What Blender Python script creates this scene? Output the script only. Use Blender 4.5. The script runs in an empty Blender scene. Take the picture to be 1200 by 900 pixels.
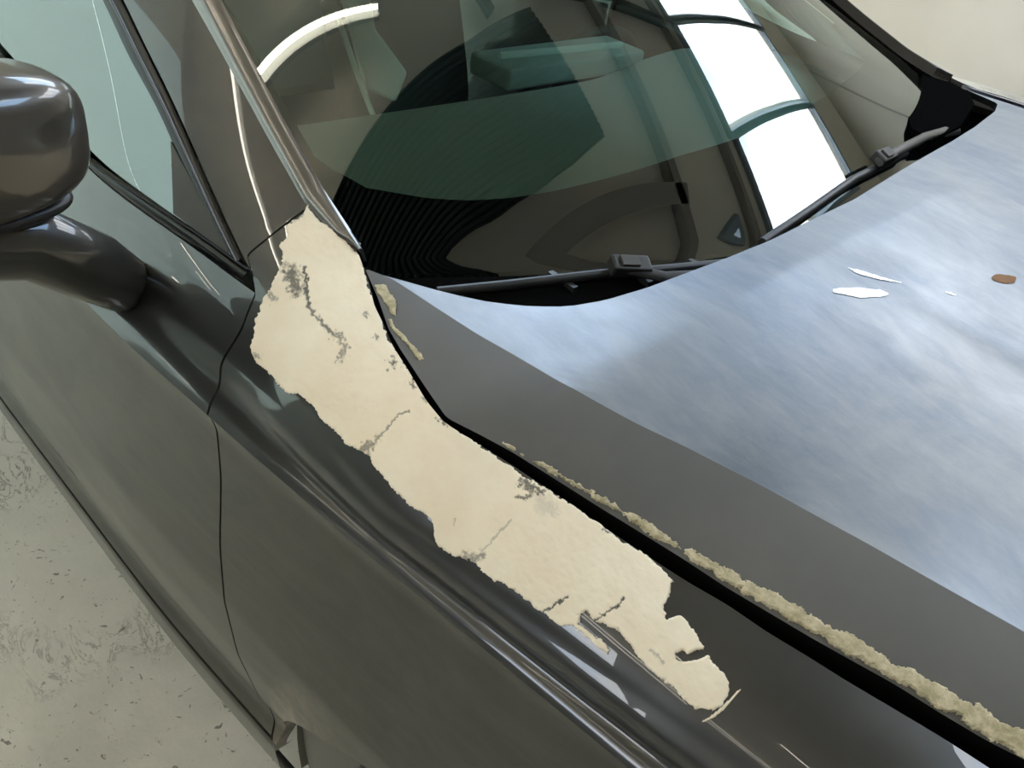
import bpy, bmesh, math, random
import numpy as np
from mathutils import Vector, Matrix

# ------------------------------------------------------------------ camera
CAM = np.array([0.7273879, -1.237087, 1.4897622]); FPX = 1056.34
ROT = np.array([[0.66699263, 0.7327692, 0.13479665],
                [0.50756719, -0.31443939, -0.80218665],
                [-0.54543229, 0.60347094, -0.58165836]])     # rows: right, down, forward
u_, s_, v_ = np.linalg.svd(ROT); ROT = u_ @ v_
SC = bpy.context.scene
cam_data = bpy.data.cameras.new('camera'); cam_data.sensor_width = 36.0
cam_data.lens = FPX / 1200 * 36.0; cam_data.clip_start = 0.02
camera = bpy.data.objects.new('camera', cam_data); SC.collection.objects.link(camera)
camera.matrix_world = Matrix(((ROT[0][0], -ROT[1][0], -ROT[2][0], CAM[0]),
                              (ROT[0][1], -ROT[1][1], -ROT[2][1], CAM[1]),
                              (ROT[0][2], -ROT[1][2], -ROT[2][2], CAM[2]), (0, 0, 0, 1)))
SC.camera = camera
SC.view_settings.view_transform = 'Standard'; SC.view_settings.look = 'None'
SC.view_settings.gamma = 1.0; SC.view_settings.use_curve_mapping = False
SC.view_settings.exposure = 0.30

# ------------------------------------------------------------------ world, lights
world = bpy.data.worlds.new('sky'); SC.world = world; world.use_nodes = True
wn = world.node_tree; wn.nodes.clear()
w_out = wn.nodes.new('ShaderNodeOutputWorld'); w_bg = wn.nodes.new('ShaderNodeBackground')
w_tc = wn.nodes.new('ShaderNodeTexCoord'); w_no = wn.nodes.new('ShaderNodeTexNoise'); w_cr = wn.nodes.new('ShaderNodeValToRGB')
w_no.inputs['Scale'].default_value = 2.6; w_no.inputs['Detail'].default_value = 7; w_no.inputs['Roughness'].default_value = .55
w_cr.color_ramp.elements[0].position = .40; w_cr.color_ramp.elements[0].color = (.40, .64, .98, 1)
w_cr.color_ramp.elements[1].position = .54; w_cr.color_ramp.elements[1].color = (.94, .97, 1.0, 1)
wn.links.new(w_tc.outputs['Generated'], w_no.inputs['Vector']); wn.links.new(w_no.outputs['Fac'], w_cr.inputs['Fac'])
wn.links.new(w_cr.outputs['Color'], w_bg.inputs['Color']); wn.links.new(w_bg.outputs[0], w_out.inputs['Surface'])
w_bg.inputs['Strength'].default_value = 7.0

# ------------------------------------------------------------------ projection helpers (numpy)
def ray(px, py): return ROT.T @ np.array([(px-600)/FPX, (py-450)/FPX, 1.0])
def at_y(px, py, y): d = ray(px, py); return CAM + d*((y-CAM[1])/d[1])
def at_x(px, py, x): d = ray(px, py); return CAM + d*((x-CAM[0])/d[0])
def at_z(px, py, z): d = ray(px, py); return CAM + d*((z-CAM[2])/d[2])
def proj(P):
    q = (np.asarray(P)-CAM) @ ROT.T
    return 600+FPX*q[..., 0]/q[..., 2], 450+FPX*q[..., 1]/q[..., 2]
def inv(F, px, py, a, b, n=25):
    for _ in range(n):
        u, v = proj(F(a, b)); e = 1e-4
        ua, va = proj(F(a+e, b)); ub, vb = proj(F(a, b+e))
        J = np.array([[ua-u, ub-u], [va-v, vb-v]])/e
        d = np.linalg.solve(J+1e-9*np.eye(2), np.array([px-u, py-v]))
        d = np.clip(d, -.2, .2); a += float(d[0]); b += float(d[1])
    return a, b
def curve(xs, vs, sig=.012, lo=-2.2, hi=1.4, n=1400):
    X = np.linspace(lo, hi, n); V = np.interp(X, xs, vs)
    h = (hi-lo)/(n-1); k = int(4*sig/h)+1; w = np.exp(-.5*(np.arange(-k, k+1)*h/sig)**2); w /= w.sum()
    V = np.convolve(np.pad(V, k, 'reflect', reflect_type='odd'), w, 'valid')
    return lambda x: np.interp(x, X, V)

# ------------------------------------------------------------------ body surfaces (metres, x forward, y to the far side)
_in = [(-2.2, -.53, 1.30), (-1.4, -.57, 1.36), (-1.0, -.585, 1.33), (-.8, -.60, 1.275), (-.452, -.644, 1.148), (-.284, -.666, 1.072), (-.133, -.687, 1.019), (-.021, -.702, .992),
       (.026, -.72, .983), (.069, -.742, .981), (.101, -.753, .979), (.132, -.765, .976), (.169, -.774, .974), (.217, -.787, .97),
       (.251, -.791, .967), (.287, -.782, .965), (.323, -.772, .961), (.385, -.759, .956), (.414, -.753, .953), (.496, -.734, .945),
       (.534, -.722, .942), (.572, -.714, .938), (.607, -.703, .934), (.641, -.693, .93), (.674, -.682, .926), (.706, -.672, .923),
       (.741, -.663, .919), (1.15, -.545, .863), (1.4, -.47, .82)]
_in = np.array(_in)
_ia, _ib = curve(_in[:, 0], _in[:, 1], .006), curve(_in[:, 0], _in[:, 1], .07); _ic, _id = curve(_in[:, 0], _in[:, 2], .012), curve(_in[:, 0], _in[:, 2], .07)
def _bw(x): w = np.clip((-.10-x)/.12, 0, 1); return w*w*(3-2*w)
def in_y(x): return _ia(x)*(1-_bw(x))+_ib(x)*_bw(x)
def in_z(x): return _ic(x)*(1-_bw(x))+_id(x)*_bw(x)
ys = curve([-2.2, -.9, -.34, -.23, -.104, -.022, .069, .171, .211, .327, .429, .522, .552, 1.15, 1.4],
           [-.93, -.928, -.915, -.911, -.902, -.895, -.887, -.878, -.874, -.860, -.847, -.836, -.833, -.745, -.66], .05)
YC = .035                                                       # the car's centre line
def gz(x): return .985-.06*x-.04*x*x
def F(x, t):                                                    # fender top, pillar and door shoulder
    x = np.asarray(x, float); t = np.asarray(t, float)
    y0, z0, y1 = in_y(x), in_z(x), ys(x); z1 = .84
    dy, dz = y1-y0, z1-z0; L = np.hypot(dy, dz)
    tc = np.clip(t, 0, 1)
    k = np.clip((x+.15)/.25, 0, 1); k = k*k*(3-2*k)
    b = (.012+.010*k)*np.sin(np.pi*tc)-(.0055+.0035*k)*np.exp(-((tc-.87)/.06)**2)
    b = b-.0012*np.exp(-((tc-.67)/.05)**2)
    return np.stack(np.broadcast_arrays(x, y0+dy*t+b*dz/L, z0+dz*t-b*dy/L), -1)
_off = curve([-.1, .12, .16, .2, .22, .25, .27, .29, .31, .34, .36, .38, .45, .55, .65, .75, .815, .832, .84, .9],
             [.1, .09, .05, .029, .024, .020, .017, .022, .030, .026, .017, .012, 0, -.006, 0, .006, .009, .005, 0, -.03], .004, -.1, .9)
def G(x, z):                                                    # flank below the shoulder crease
    x = np.asarray(x, float); z = np.asarray(z, float)
    return np.stack(np.broadcast_arrays(x, ys(x)+_off(z), z), -1)

_hg = np.array([(0.005, -.7095), (.011, -.712), (.058, -.73), (.107, -.752), (.142, -.762), (.198, -.775), (.245, -.785), (.276, -.773), (.311, -.761),
      (.372, -.746), (.401, -.739), (.483, -.717), (.523, -.708), (.559, -.697), (.595, -.686), (.629, -.674), (.662, -.662),
      (.696, -.653), (.731, -.642), (.758, -.63), (1.15, -.51), (1.4, -.43)])
hg_y = curve(_hg[:, 0], _hg[:, 1], .004, 0, 1.4)
_hc = np.array([(0.005, -.709), (.035, -.697), (.111, -.695), (.177, -.692), (.221, -.686), (.288, -.679), (.327, -.669), (.37, -.656),
      (.408, -.640), (.449, -.626), (.488, -.612), (.526, -.601), (.579, -.584), (.639, -.567), (.707, -.546), (1.15, -.42), (1.4, -.35)])
hc_y = curve(_hc[:, 0], _hc[:, 1], .010, 0, 1.4)
def zc(x): return gz(x)+.03*np.clip(x/.3, 0, 1)
def H(x, y):                                                    # top of the hood
    x = np.asarray(x, float); y = np.asarray(y, float)
    yc = YC-hc_y(x); q = np.abs(y-YC)/yc
    ridge = .34-.10*x
    r = np.clip((ridge-np.abs(y-YC))/.05, 0, 1); r = r*r*(3-2*r)
    fade = np.clip((x-.30)/.5, 0, 1)
    z = zc(x)+.04*(1-q*q)+.007*r*fade+.035*np.clip((y+.45)/1.25, 0, 1)**1.5
    return np.stack(np.broadcast_arrays(x, y, z), -1)
rear_x = curve([-.711, -.691, -.67, -.647, -.617, -.584, -.542, -.484, -.43, -.359, -.278, -.215, -.068, .15, .324, .461, .64, .73, .781],
               [.005, .046, .095, .137, .172, .198, .214, .225, .230, .237, .242, .241, .238, .214, .195, .175, .14, .11, .005], .006, -.72, .8)
def W(u, v):                                                    # windshield, u across, v up
    u = np.asarray(u, float); v = np.asarray(v, float); a = np.abs(u)
    bx = .20-.22*a**2.0; by = YC+.738*u; bz = .972+.03*np.clip(u, 0, 1)**1.5
    tx = -.60-.20*u*u; ty = YC+.633*u; tz = 1.40-.125*u*u
    bl = .02*np.sin(np.pi*np.clip(v, 0, 1))*(1-u*u)
    return np.stack(np.broadcast_arrays(bx+(tx-bx)*v+.42*bl, by+(ty-by)*v, bz+(tz-bz)*v+.9*bl), -1)
def nrm(fn, a, b):
    e = 1e-3; p = fn(a, b); da = fn(a+e, b)-p; db = fn(a, b+e)-p
    n = np.cross(da, db); return n/(np.linalg.norm(n, axis=-1, keepdims=True)+1e-12)

# ------------------------------------------------------------------ materials
def mat(name, base=(.5, .5, .5), rough=.5, metal=0., coat=0., coat_r=.03, spec=.5, emit=None, es=0.):
    m = bpy.data.materials.new(name); m.use_nodes = True; b = m.node_tree.nodes['Principled BSDF']
    b.inputs['Base Color'].default_value = (*base, 1); b.inputs['Roughness'].default_value = rough
    b.inputs['Metallic'].default_value = metal; b.inputs['Coat Weight'].default_value = coat
    b.inputs['Coat Roughness'].default_value = coat_r; b.inputs['Specular IOR Level'].default_value = spec
    if emit: b.inputs['Emission Color'].default_value = (*emit, 1); b.inputs['Emission Strength'].default_value = es
    return m
class N:                                                        # tiny node helper
    def __init__(s, m): s.t = m.node_tree; s.b = s.t.nodes['Principled BSDF']; s.tc = s.t.nodes.new('ShaderNodeTexCoord')
    def noise(s, scale, detail=4, rough=.5, stretch=None, dist=0, rot=None):
        n = s.t.nodes.new('ShaderNodeTexNoise'); n.inputs['Scale'].default_value = scale; n.inputs['Detail'].default_value = detail
        n.inputs['Roughness'].default_value = rough; n.inputs['Distortion'].default_value = dist
        v = s.tc.outputs['Object']
        if stretch:
            mp = s.t.nodes.new('ShaderNodeMapping'); mp.inputs['Scale'].default_value = stretch
            if rot: mp.inputs['Rotation'].default_value = rot
            s.t.links.new(v, mp.inputs['Vector']); v = mp.outputs[0]
        s.t.links.new(v, n.inputs['Vector']); return n.outputs['Fac']
    def ramp(s, f, stops):
        r = s.t.nodes.new('ShaderNodeValToRGB'); e = r.color_ramp.elements
        while len(e) < len(stops): e.new(.5)
        for k, (p, c) in enumerate(stops):
            e[k].position = p; e[k].color = (*c, 1) if isinstance(c, tuple) else (c, c, c, 1)
        s.t.links.new(f, r.inputs['Fac']); return r.outputs['Color']
    def mix(s, f, a, b, blend='MIX'):
        m = s.t.nodes.new('ShaderNodeMix'); m.data_type = 'RGBA'; m.blend_type = blend
        for sock, v in ((m.inputs[0], f), (m.inputs[6], a), (m.inputs[7], b)):
            if isinstance(v, (int, float)): sock.default_value = v
            elif isinstance(v, tuple): sock.default_value = (*v, 1)
            else: s.t.links.new(v, sock)
        return m.outputs[2]
    def attr(s, name): a = s.t.nodes.new('ShaderNodeAttribute'); a.attribute_name = name; return a.outputs['Fac']
    def set(s, k, v): s.t.links.new(v, s.b.inputs[k])
    def bump(s, f, strength=.2, dist=.01):
        b = s.t.nodes.new('ShaderNodeBump'); b.inputs['Strength'].default_value = strength; b.inputs['Distance'].default_value = dist
        s.t.links.new(f, b.inputs['Height']); s.t.links.new(b.outputs[0], s.b.inputs['Normal'])

M = {}
M['paint'] = m = mat('dark_grey_metallic_paint', (.045, .044, .040), .38, .5, 1.0, .02)
n = N(m); n.set('Base Color', n.mix(n.ramp(n.noise(9, 5, .6, (1, 1, 2.5)), [(.35, 0), (.75, 1)]), (.034, .035, .034), (.050, .049, .045)))
n.set('Coat Roughness', n.ramp(n.noise(14, 4), [(.4, .0), (.8, .03)]))
M['dusty'] = m = mat('dusty_lower_paint', (.07, .07, .062), .38, .45, .7, .10)
n = N(m)
dust = n.ramp(n.noise(4.0, 8, .65, (1, 1, 2.2), 1.2), [(.42, 0), (.72, 1)])
streak = n.ramp(n.noise(16, 6, .7, (.6, 1, 3.5), .5, (0, .6, 0)), [(.45, 0), (.75, 1)])
c1 = n.mix(dust, (.030, .031, .028), (.060, .057, .047)); n.set('Base Color', n.mix(n.mix(.35, (0, 0, 0), streak), c1, (.08, .075, .06)))
dirtn = n.ramp(n.noise(22, 8, .7), [(.40, .25), (.65, 1)]); n.set('Base Color', n.mix(n.mix(1.0, n.attr('dirt'), dirtn, 'MULTIPLY'), n.mix(n.mix(.35, (0, 0, 0), streak), c1, (.08, .075, .06)), (.30, .25, .18)))
n.set('Coat Roughness', n.ramp(n.noise(5, 6, .6), [(.35, .07), (.7, .24)]))
M['primer'] = m = mat('matt_grey_primer', (.085, .083, .074), .55, 0, 0, 0, .35)
n = N(m); n.set('Base Color', n.mix(n.ramp(n.noise(5, 6, .6), [(.4, 0), (.7, 1)]), (.112, .110, .104), (.14, .135, .124)))
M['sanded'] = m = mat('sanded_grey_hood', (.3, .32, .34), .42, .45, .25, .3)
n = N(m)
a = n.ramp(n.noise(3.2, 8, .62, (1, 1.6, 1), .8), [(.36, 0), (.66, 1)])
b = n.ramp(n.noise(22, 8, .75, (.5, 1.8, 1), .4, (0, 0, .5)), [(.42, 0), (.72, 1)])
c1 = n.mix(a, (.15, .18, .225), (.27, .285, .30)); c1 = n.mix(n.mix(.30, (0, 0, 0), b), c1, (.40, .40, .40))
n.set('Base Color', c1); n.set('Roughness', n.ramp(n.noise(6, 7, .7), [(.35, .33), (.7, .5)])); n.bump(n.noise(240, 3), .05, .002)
M['filler'] = m = mat('beige_body_filler', (.77, .64, .42), .62, 0, 0, 0, .35)
n = N(m)
base = n.mix(n.ramp(n.noise(14, 6, .6), [(.35, 0), (.7, 1)]), (.92, .80, .61), (.97, .88, .70))
base = n.mix(n.attr('smear'), base, (.10, .10, .085)); n.set('Base Color', base); n.bump(n.noise(60, 7, .65, (.5, 1, 1)), .25, .004)
M['old_filler'] = m = mat('olive_old_filler', (.40, .36, .23), .7, 0, 0, 0, .3)
n = N(m); n.set('Base Color', n.mix(n.ramp(n.noise(70, 6, .7), [(.4, 0), (.62, 1)]), (.40, .35, .21), (.66, .58, .40))); n.bump(n.noise(160, 6), .5, .003)
M['mirror'] = mat('grey_paint_warm_reflection', (.11, .10, .088), .34, .55, 1.0, .02)  # grey paint with a warm ceiling reflection put into its colour
M['black'] = mat('black_gloss_trim', (.006, .006, .006), .22, 0, 0, 0, .3)
M['blackpl'] = m = mat('black_plastic', (.016, .016, .016), .42)
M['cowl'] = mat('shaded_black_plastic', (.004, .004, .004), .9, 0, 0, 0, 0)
M['rubber'] = m = mat('black_rubber', (.012, .012, .012), .6)
M['plastic'] = m = mat('dark_grain_plastic', (.040, .037, .031), .5)
n = N(m); n.bump(n.noise(600, 2), .2, .001)
M['void'] = mat('cavity_shade', (.004, .004, .004), .9, 0, 0, 0, .1)  # black that puts the shade of gaps and hollows into the colour
M['mould'] = mat('pillar_moulding', (.16, .15, .14), .22, .7, .6, .03)
M['frit'] = mat('black_ceramic_band', (.006, .006, .007), .5, 0, 0, 0, .1)
M['steel'] = mat('brushed_arm', (.10, .10, .105), .3, .7)
M['rust'] = mat('rust_spot', (.28, .14, .06), .8)
M['bare'] = mat('bare_metal_chip', (.85, .85, .82), .3, .5)
M['dash'] = m = mat('dashboard_vinyl', (.50, .54, .50), .65)
M['seat_dark'] = mat('dark_seat_fabric', (.05, .055, .05), .8)
M['seat'] = mat('pale_seat_fabric', (.88, .92, .84), .8)
M['tyre'] = m = mat('dusty_tyre_rubber', (.17, .165, .14), .85)
M['panel_out'] = mat('far_trim', (.03, .03, .03), .3)

def glass(name, tint, ior, rough=.0):
    m = bpy.data.materials.new(name); m.use_nodes = True; t = m.node_tree; t.nodes.clear()
    o = t.nodes.new('ShaderNodeOutputMaterial'); mx = t.nodes.new('ShaderNodeMixShader'); fr = t.nodes.new('ShaderNodeFresnel')
    tr = t.nodes.new('ShaderNodeBsdfTransparent'); gl = t.nodes.new('ShaderNodeBsdfGlossy')
    fr.inputs['IOR'].default_value = ior; tr.inputs['Color'].default_value = (*tint, 1)
    gl.inputs['Roughness'].default_value = rough; gl.inputs['Color'].default_value = (.93, .98, .95, 1)
    t.links.new(fr.outputs[0], mx.inputs[0]); t.links.new(tr.outputs[0], mx.inputs[1]); t.links.new(gl.outputs[0], mx.inputs[2])
    t.links.new(mx.outputs[0], o.inputs['Surface']); return m
M['glass'] = glass('green_tinted_windshield_glass', (.66, .90, .83), 2.4)
M['sglass'] = glass('green_tinted_side_glass', (.62, .78, .70), 2.4)

M['floor'] = m = mat('worn_concrete_floor', (.5, .48, .42), .55)
n = N(m)
bigs = n.ramp(n.noise(1.3, 8, .6, None, .6), [(.38, 0), (.68, 1)]); mid = n.ramp(n.noise(7, 9, .7), [(.42, 0), (.62, 1)])
fc = n.mix(bigs, (.52, .495, .43), (.80, .755, .655)); fc = n.mix(n.mix(.45, (0, 0, 0), mid), fc, (.60, .565, .49))
spots = n.ramp(n.noise(38, 4, .6, None, 2), [(.635, 0), (.69, 1)]); fc = n.mix(spots, fc, (.20, .18, .15))
sc = n.ramp(n.noise(5, 7, .7, (1, 2.0, 1), 2.2, (0, 0, .9)), [(.478, 0), (.500, 1), (.522, 0)])
msk = n.ramp(n.noise(2.6, 3, .5), [(.50, 0), (.60, 1)]); fc = n.mix(n.mix(1.0, sc, msk, 'MULTIPLY'), fc, (.13, .11, .09))
n.set('Base Color', fc); n.bump(n.noise(50, 8, .7), .15, .01)
M['wall'] = m = mat('cream_painted_wall', (.62, .55, .43), .7)
n = N(m); n.set('Base Color', n.mix(n.ramp(n.noise(1.2, 5), [(.4, 0), (.7, 1)]), (.58, .52, .42), (.66, .60, .49)))
M['ceil'] = m = mat('brown_grey_ceiling_board', (.80, .72, .60), .8)
M['wall_dark'] = mat('dark_grey_wall', (.18, .17, .15), .8)
M['beam'] = mat('painted_steel_beam', (.30, .27, .23), .6)
M['corr'] = mat('dark_corrugated_sheet', (.012, .013, .016), .7)
M['frame'] = mat('skylight_frame', (.25, .30, .33), .5)
M['lamp_housing'] = mat('lamp_housing', (.6, .6, .57), .4)
M['tube'] = mat('lit_lamp_tube', (1, .9, .7), .4, emit=(1, .93, .80), es=16)

# ------------------------------------------------------------------ mesh helpers
COL = SC.collection
def obj(name, verts, faces, m, parent=None, smooth=True, kind=None, label=None):
    me = bpy.data.meshes.new(name); me.from_pydata([tuple(map(float, v)) for v in verts], [], [tuple(map(int, f)) for f in faces]); me.update()
    bm = bmesh.new(); bm.from_mesh(me); bmesh.ops.recalc_face_normals(bm, faces=bm.faces); bm.to_mesh(me); bm.free()
    if smooth: me.polygons.foreach_set('use_smooth', [True]*len(me.polygons))
    me.materials.append(m); o = bpy.data.objects.new(name, me); COL.objects.link(o)
    if parent: o.parent = parent
    if kind: o['kind'] = kind
    if label: o['label'] = label
    return o
def empty(name, loc, label, cat, group=None):
    o = bpy.data.objects.new(name, None); COL.objects.link(o); o.location = loc; o['label'] = label; o['category'] = cat
    if group: o['group'] = group
    return o
def grid(P, flip=False):
    nu, nv = P.shape[:2]; f = []
    for i in range(nu-1):
        for j in range(nv-1):
            a = i*nv+j; q = (a, a+1, a+nv+1, a+nv); f.append(q[::-1] if flip else q)
    return P.reshape(-1, 3), f
def skirt(P, d, sides='abcd', step=.012):
    """adds a turned-down flange round a grid panel: d is the inward direction"""
    d = np.array(d, float); d = d/np.linalg.norm(d)*step
    if 'a' in sides: P = np.concatenate([P[:1]+d, P], 0)
    if 'b' in sides: P = np.concatenate([P, P[-1:]+d], 0)
    if 'c' in sides: P = np.concatenate([P[:, :1]+d, P], 1)
    if 'd' in sides: P = np.concatenate([P, P[:, -1:]+d], 1)
    return P
def sharp(o, ang=35):
    bpy.context.view_layer.objects.active = o
    o.data.set_sharp_from_angle(angle=math.radians(ang))
def panel(name, P, m, parent, inward=None, sides='abcd', step=.012, flip=False, label=None, kind=None):
    if inward is not None: P = skirt(P, inward, sides, step)
    v, f = grid(P, flip); o = obj(name, v, f, m, parent, label=label, kind=kind); sharp(o, 40); return o
def box_vf(c, h, rot=None):
    v = np.array([(x, y, z) for x in (-1, 1) for y in (-1, 1) for z in (-1, 1)], float)*np.array(h)
    if rot is not None: v = v @ np.array(rot).T
    return v+np.array(c), [(0, 1, 3, 2), (4, 6, 7, 5), (0, 4, 5, 1), (2, 3, 7, 6), (0, 2, 6, 4), (1, 5, 7, 3)]
def box(name, c, h, m, parent=None, rot=None, bev=0., **k):
    v, f = box_vf(c, h, rot); o = obj(name, v, f, m, parent, smooth=False, **k)
    if bev:
        b = o.modifiers.new('bevel', 'BEVEL'); b.width = bev; b.segments = 3
    return o
def tube(name, pts, rad, m, parent=None, seg=10, flat=None, **k):
    """round (or flattened) bar along pts; rad a number or list; flat=(up vector, ratio)"""
    pts = [np.array(p, float) for p in pts]; n_ = len(pts); rad = [rad]*n_ if isinstance(rad, (int, float)) else rad
    V = []; F_ = []
    up = np.array(flat[0] if flat else (0.01, .02, 1.), float)
    for i, p in enumerate(pts):
        t = pts[min(i+1, n_-1)]-pts[max(i-1, 0)]; t /= np.linalg.norm(t)
        a = np.cross(t, up); a /= np.linalg.norm(a); b = np.cross(a, t); q = flat[1] if flat else 1
        for s in range(seg):
            w = 2*math.pi*s/seg; V.append(p+a*math.cos(w)*rad[i]+b*math.sin(w)*rad[i]*q)
    for i in range(n_-1):
        for s in range(seg): F_.append((i*seg+s, i*seg+(s+1) % seg, (i+1)*seg+(s+1) % seg, (i+1)*seg+s))
    F_.append(tuple(range(seg))[::-1]); F_.append(tuple(range((n_-1)*seg, n_*seg)))
    o = obj(name, V, F_, m, parent, **k); sharp(o, 50); return o
def superell(name, c, h, m, parent, e1=.6, e2=.6, rot=None, shape=None, nu=40, nv=24, **k):
    V = []; F_ = []
    sp = lambda a, e: math.copysign(abs(a)**e, a)
    for i in range(nv+1):
        ph = -math.pi/2+math.pi*i/nv
        for j in range(nu):
            w = 2*math.pi*j/nu
            p = np.array([sp(math.cos(ph), e1)*sp(math.cos(w), e2), sp(math.cos(ph), e1)*sp(math.sin(w), e2), sp(math.sin(ph), e1)])
            if shape: p = shape(p)
            V.append(p*np.array(h))
    for i in range(nv):
        for j in range(nu): F_.append((i*nu+j, i*nu+(j+1) % nu, (i+1)*nu+(j+1) % nu, (i+1)*nu+j))
    V = np.array(V)
    if rot is not None: V = V @ np.array(rot).T
    o = obj(name, V+np.array(c), F_, m, parent, **k)
    bm = bmesh.new(); bm.from_mesh(o.data); bmesh.ops.remove_doubles(bm, verts=bm.verts, dist=1e-5); bmesh.ops.recalc_face_normals(bm, faces=bm.faces); bm.to_mesh(o.data); bm.free()
    return o
def hull_poly(P2, pts):                                        # signed distance (pixels) of P2 (n,2) to a polygon; inside is positive
    pts = np.array(pts, float); d = np.full(len(P2), 1e9); ins = np.zeros(len(P2), bool)
    for a, b in zip(pts, np.roll(pts, -1, 0)):
        ab = b-a; ap = P2-a; t = np.clip((ap@ab)/(ab@ab+1e-9), 0, 1); d = np.minimum(d, np.linalg.norm(ap-t[:, None]*ab, axis=1))
        c = ((a[1] > P2[:, 1]) != (b[1] > P2[:, 1])) & (P2[:, 0] < (b[0]-a[0])*(P2[:, 1]-a[1])/((b[1]-a[1]) if b[1] != a[1] else 1e-9)+a[0])
        ins ^= c
    return np.where(ins, d, -d)
def line_d(P2, pts):
    d = np.full(len(P2), 1e9); pts = np.array(pts, float)
    for a, b in zip(pts[:-1], pts[1:]):
        ab = b-a; ap = P2-a; t = np.clip((ap@ab)/(ab@ab+1e-9), 0, 1); d = np.minimum(d, np.linalg.norm(ap-t[:, None]*ab, axis=1))
    return d
_rng = np.random.default_rng(4); _lat = _rng.normal(size=(256, 256))
def vnoise(x, y):                                               # smooth value noise
    xi = np.floor(x).astype(int); yi = np.floor(y).astype(int); fx = x-xi; fy = y-yi; fx = fx*fx*(3-2*fx); fy = fy*fy*(3-2*fy)
    g = lambda i, j: _lat[(xi+i) % 256, (yi+j) % 256]
    return (g(0, 0)*(1-fx)+g(1, 0)*fx)*(1-fy)+(g(0, 1)*(1-fx)+g(1, 1)*fx)*fy

# ------------------------------------------------------------------ the workshop (turned 10 degrees against the car)
TH = math.radians(10); E1 = np.array([math.cos(TH), math.sin(TH)]); E2 = np.array([-math.sin(TH), math.cos(TH)]); OO = np.array([-.35, 2.24])
ROTB = [[E1[0], E2[0], 0], [E1[1], E2[1], 0], [0, 0, 1]]
def wp(a, b, z): q = OO+a*E1+b*E2; return np.array([q[0], q[1], z])
A0, A1, B0, B1, ZC = -6.0, 6.5, -6.5, 3.3, 3.4
def slab(name, a0, a1, b0, b1, z0, z1, m, kind='structure', parent=None, **k):
    return box(name, wp((a0+a1)/2, (b0+b1)/2, (z0+z1)/2), ((a1-a0)/2, (b1-b0)/2, (z1-z0)/2), m, parent, ROTB, kind=kind, **k)
slab('floor', A0-2, A1+2, B0-2, B1+.3, -.1, 0, M['floor'])
slab('wall_far', A0, A1, B1, B1+.15, 0, ZC+.6, M['wall'])
slab('wall_left', A0-.15, A0, B0, -6.49, 0, ZC+.6, M['wall'])
slab('wall_left', A0-.15, A0, -1.2, B1+.15, 0, ZC+.6, M['wall'])

slab('wall_right', A1, A1+.15, B0, B1+.15, 0, ZC+.6, M['wall'])
slab('wall_near', A0, -1.3, B0-.15, B0, 0, ZC+.6, M['wall_dark'])
slab('wall_near', -.15, A1, B0-.15, B0, 0, ZC+.6, M['wall_dark'])
slab('wall_near', -1.3, -.15, B0-.15, B0, 3.1, ZC+.6, M['wall_dark'])
slab('wall_near', -1.3, -.15, B0-.15, B0, 0, 1.65, M['wall_dark'])
slab('trim_1', .35, .39, B1-.02, B1, 0, ZC, M['beam'])
SKY = [(-2.9, -1.25, -1.3, 1.1), (-.85, -.07, -.05, 2.3), (0, .72, 0, 2.2), (.78, 1.52, .06, 2.25), (1.15, 2.7, -1.7, -.4), (-6.0, -3.3, -6.4, -4.2)]  # fifth is an added skylight to whiten the hood; last holds the frosted panel
# ceiling: one board with the skylight openings left free (cells of a grid)
av = sorted({A0, A1, *[s[0] for s in SKY], *[s[1] for s in SKY]}); bv = sorted({B0, B1, *[s[2] for s in SKY], *[s[3] for s in SKY]})
V = []; Fc = []
for i in range(len(av)-1):
    for j in range(len(bv)-1):
        ca, cb = (av[i]+av[i+1])/2, (bv[j]+bv[j+1])/2
        if any(s[0] < ca < s[1] and s[2] < cb < s[3] for s in SKY): continue
        v, f = box_vf(wp(ca, cb, ZC+.04), ((av[i+1]-av[i])/2, (bv[j+1]-bv[j])/2, .04), ROTB)
        Fc += [tuple(q+len(V) for q in t) for t in f]; V += list(v)
obj('ceiling', V, Fc, M['ceil'], kind='structure', smooth=False)
for k_, s in enumerate(SKY[:5]):
    V = []; Fc = []
    for (a0, a1, b0, b1) in ((s[0]-.05, s[0], s[2]-.05, s[3]+.05), (s[1], s[1]+.04, s[2]-.05, s[3]+.05), (s[0], s[1], s[2]-.05, s[2]), (s[0], s[1], s[3], s[3]+.05)):
        v, f = box_vf(wp((a0+a1)/2, (b0+b1)/2, ZC+.0), ((a1-a0)/2, (b1-b0)/2, .06), ROTB); Fc += [tuple(q+len(V) for q in t) for t in f]; V += list(v)
    obj('window_%d' % (k_+1), V, Fc, M['frame'], kind='structure', smooth=False)
M['frost'] = bpy.data.materials.new('added_frosted_panel'); M['frost'].use_nodes = True; t_ = M['frost'].node_tree; t_.nodes.clear()
a_ = t_.nodes.new('ShaderNodeBsdfTranslucent'); a_.inputs['Color'].default_value = (.50, .53, .48, 1); b_ = t_.nodes.new('ShaderNodeOutputMaterial'); t_.links.new(a_.outputs[0], b_.inputs['Surface'])
slab('trim_10', -6.0, -3.3, -6.4, -4.2, ZC+.07, ZC+.074, M['frost'])  # added, unseen roof panel that brightens the side-glass reflection
slab('window_6', A0-.08, A0-.075, -6.5, -1.2, 0, ZC+.1, M['frost'])  # added, unseen wall panel, glowing pale for the side glass to mirror
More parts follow.
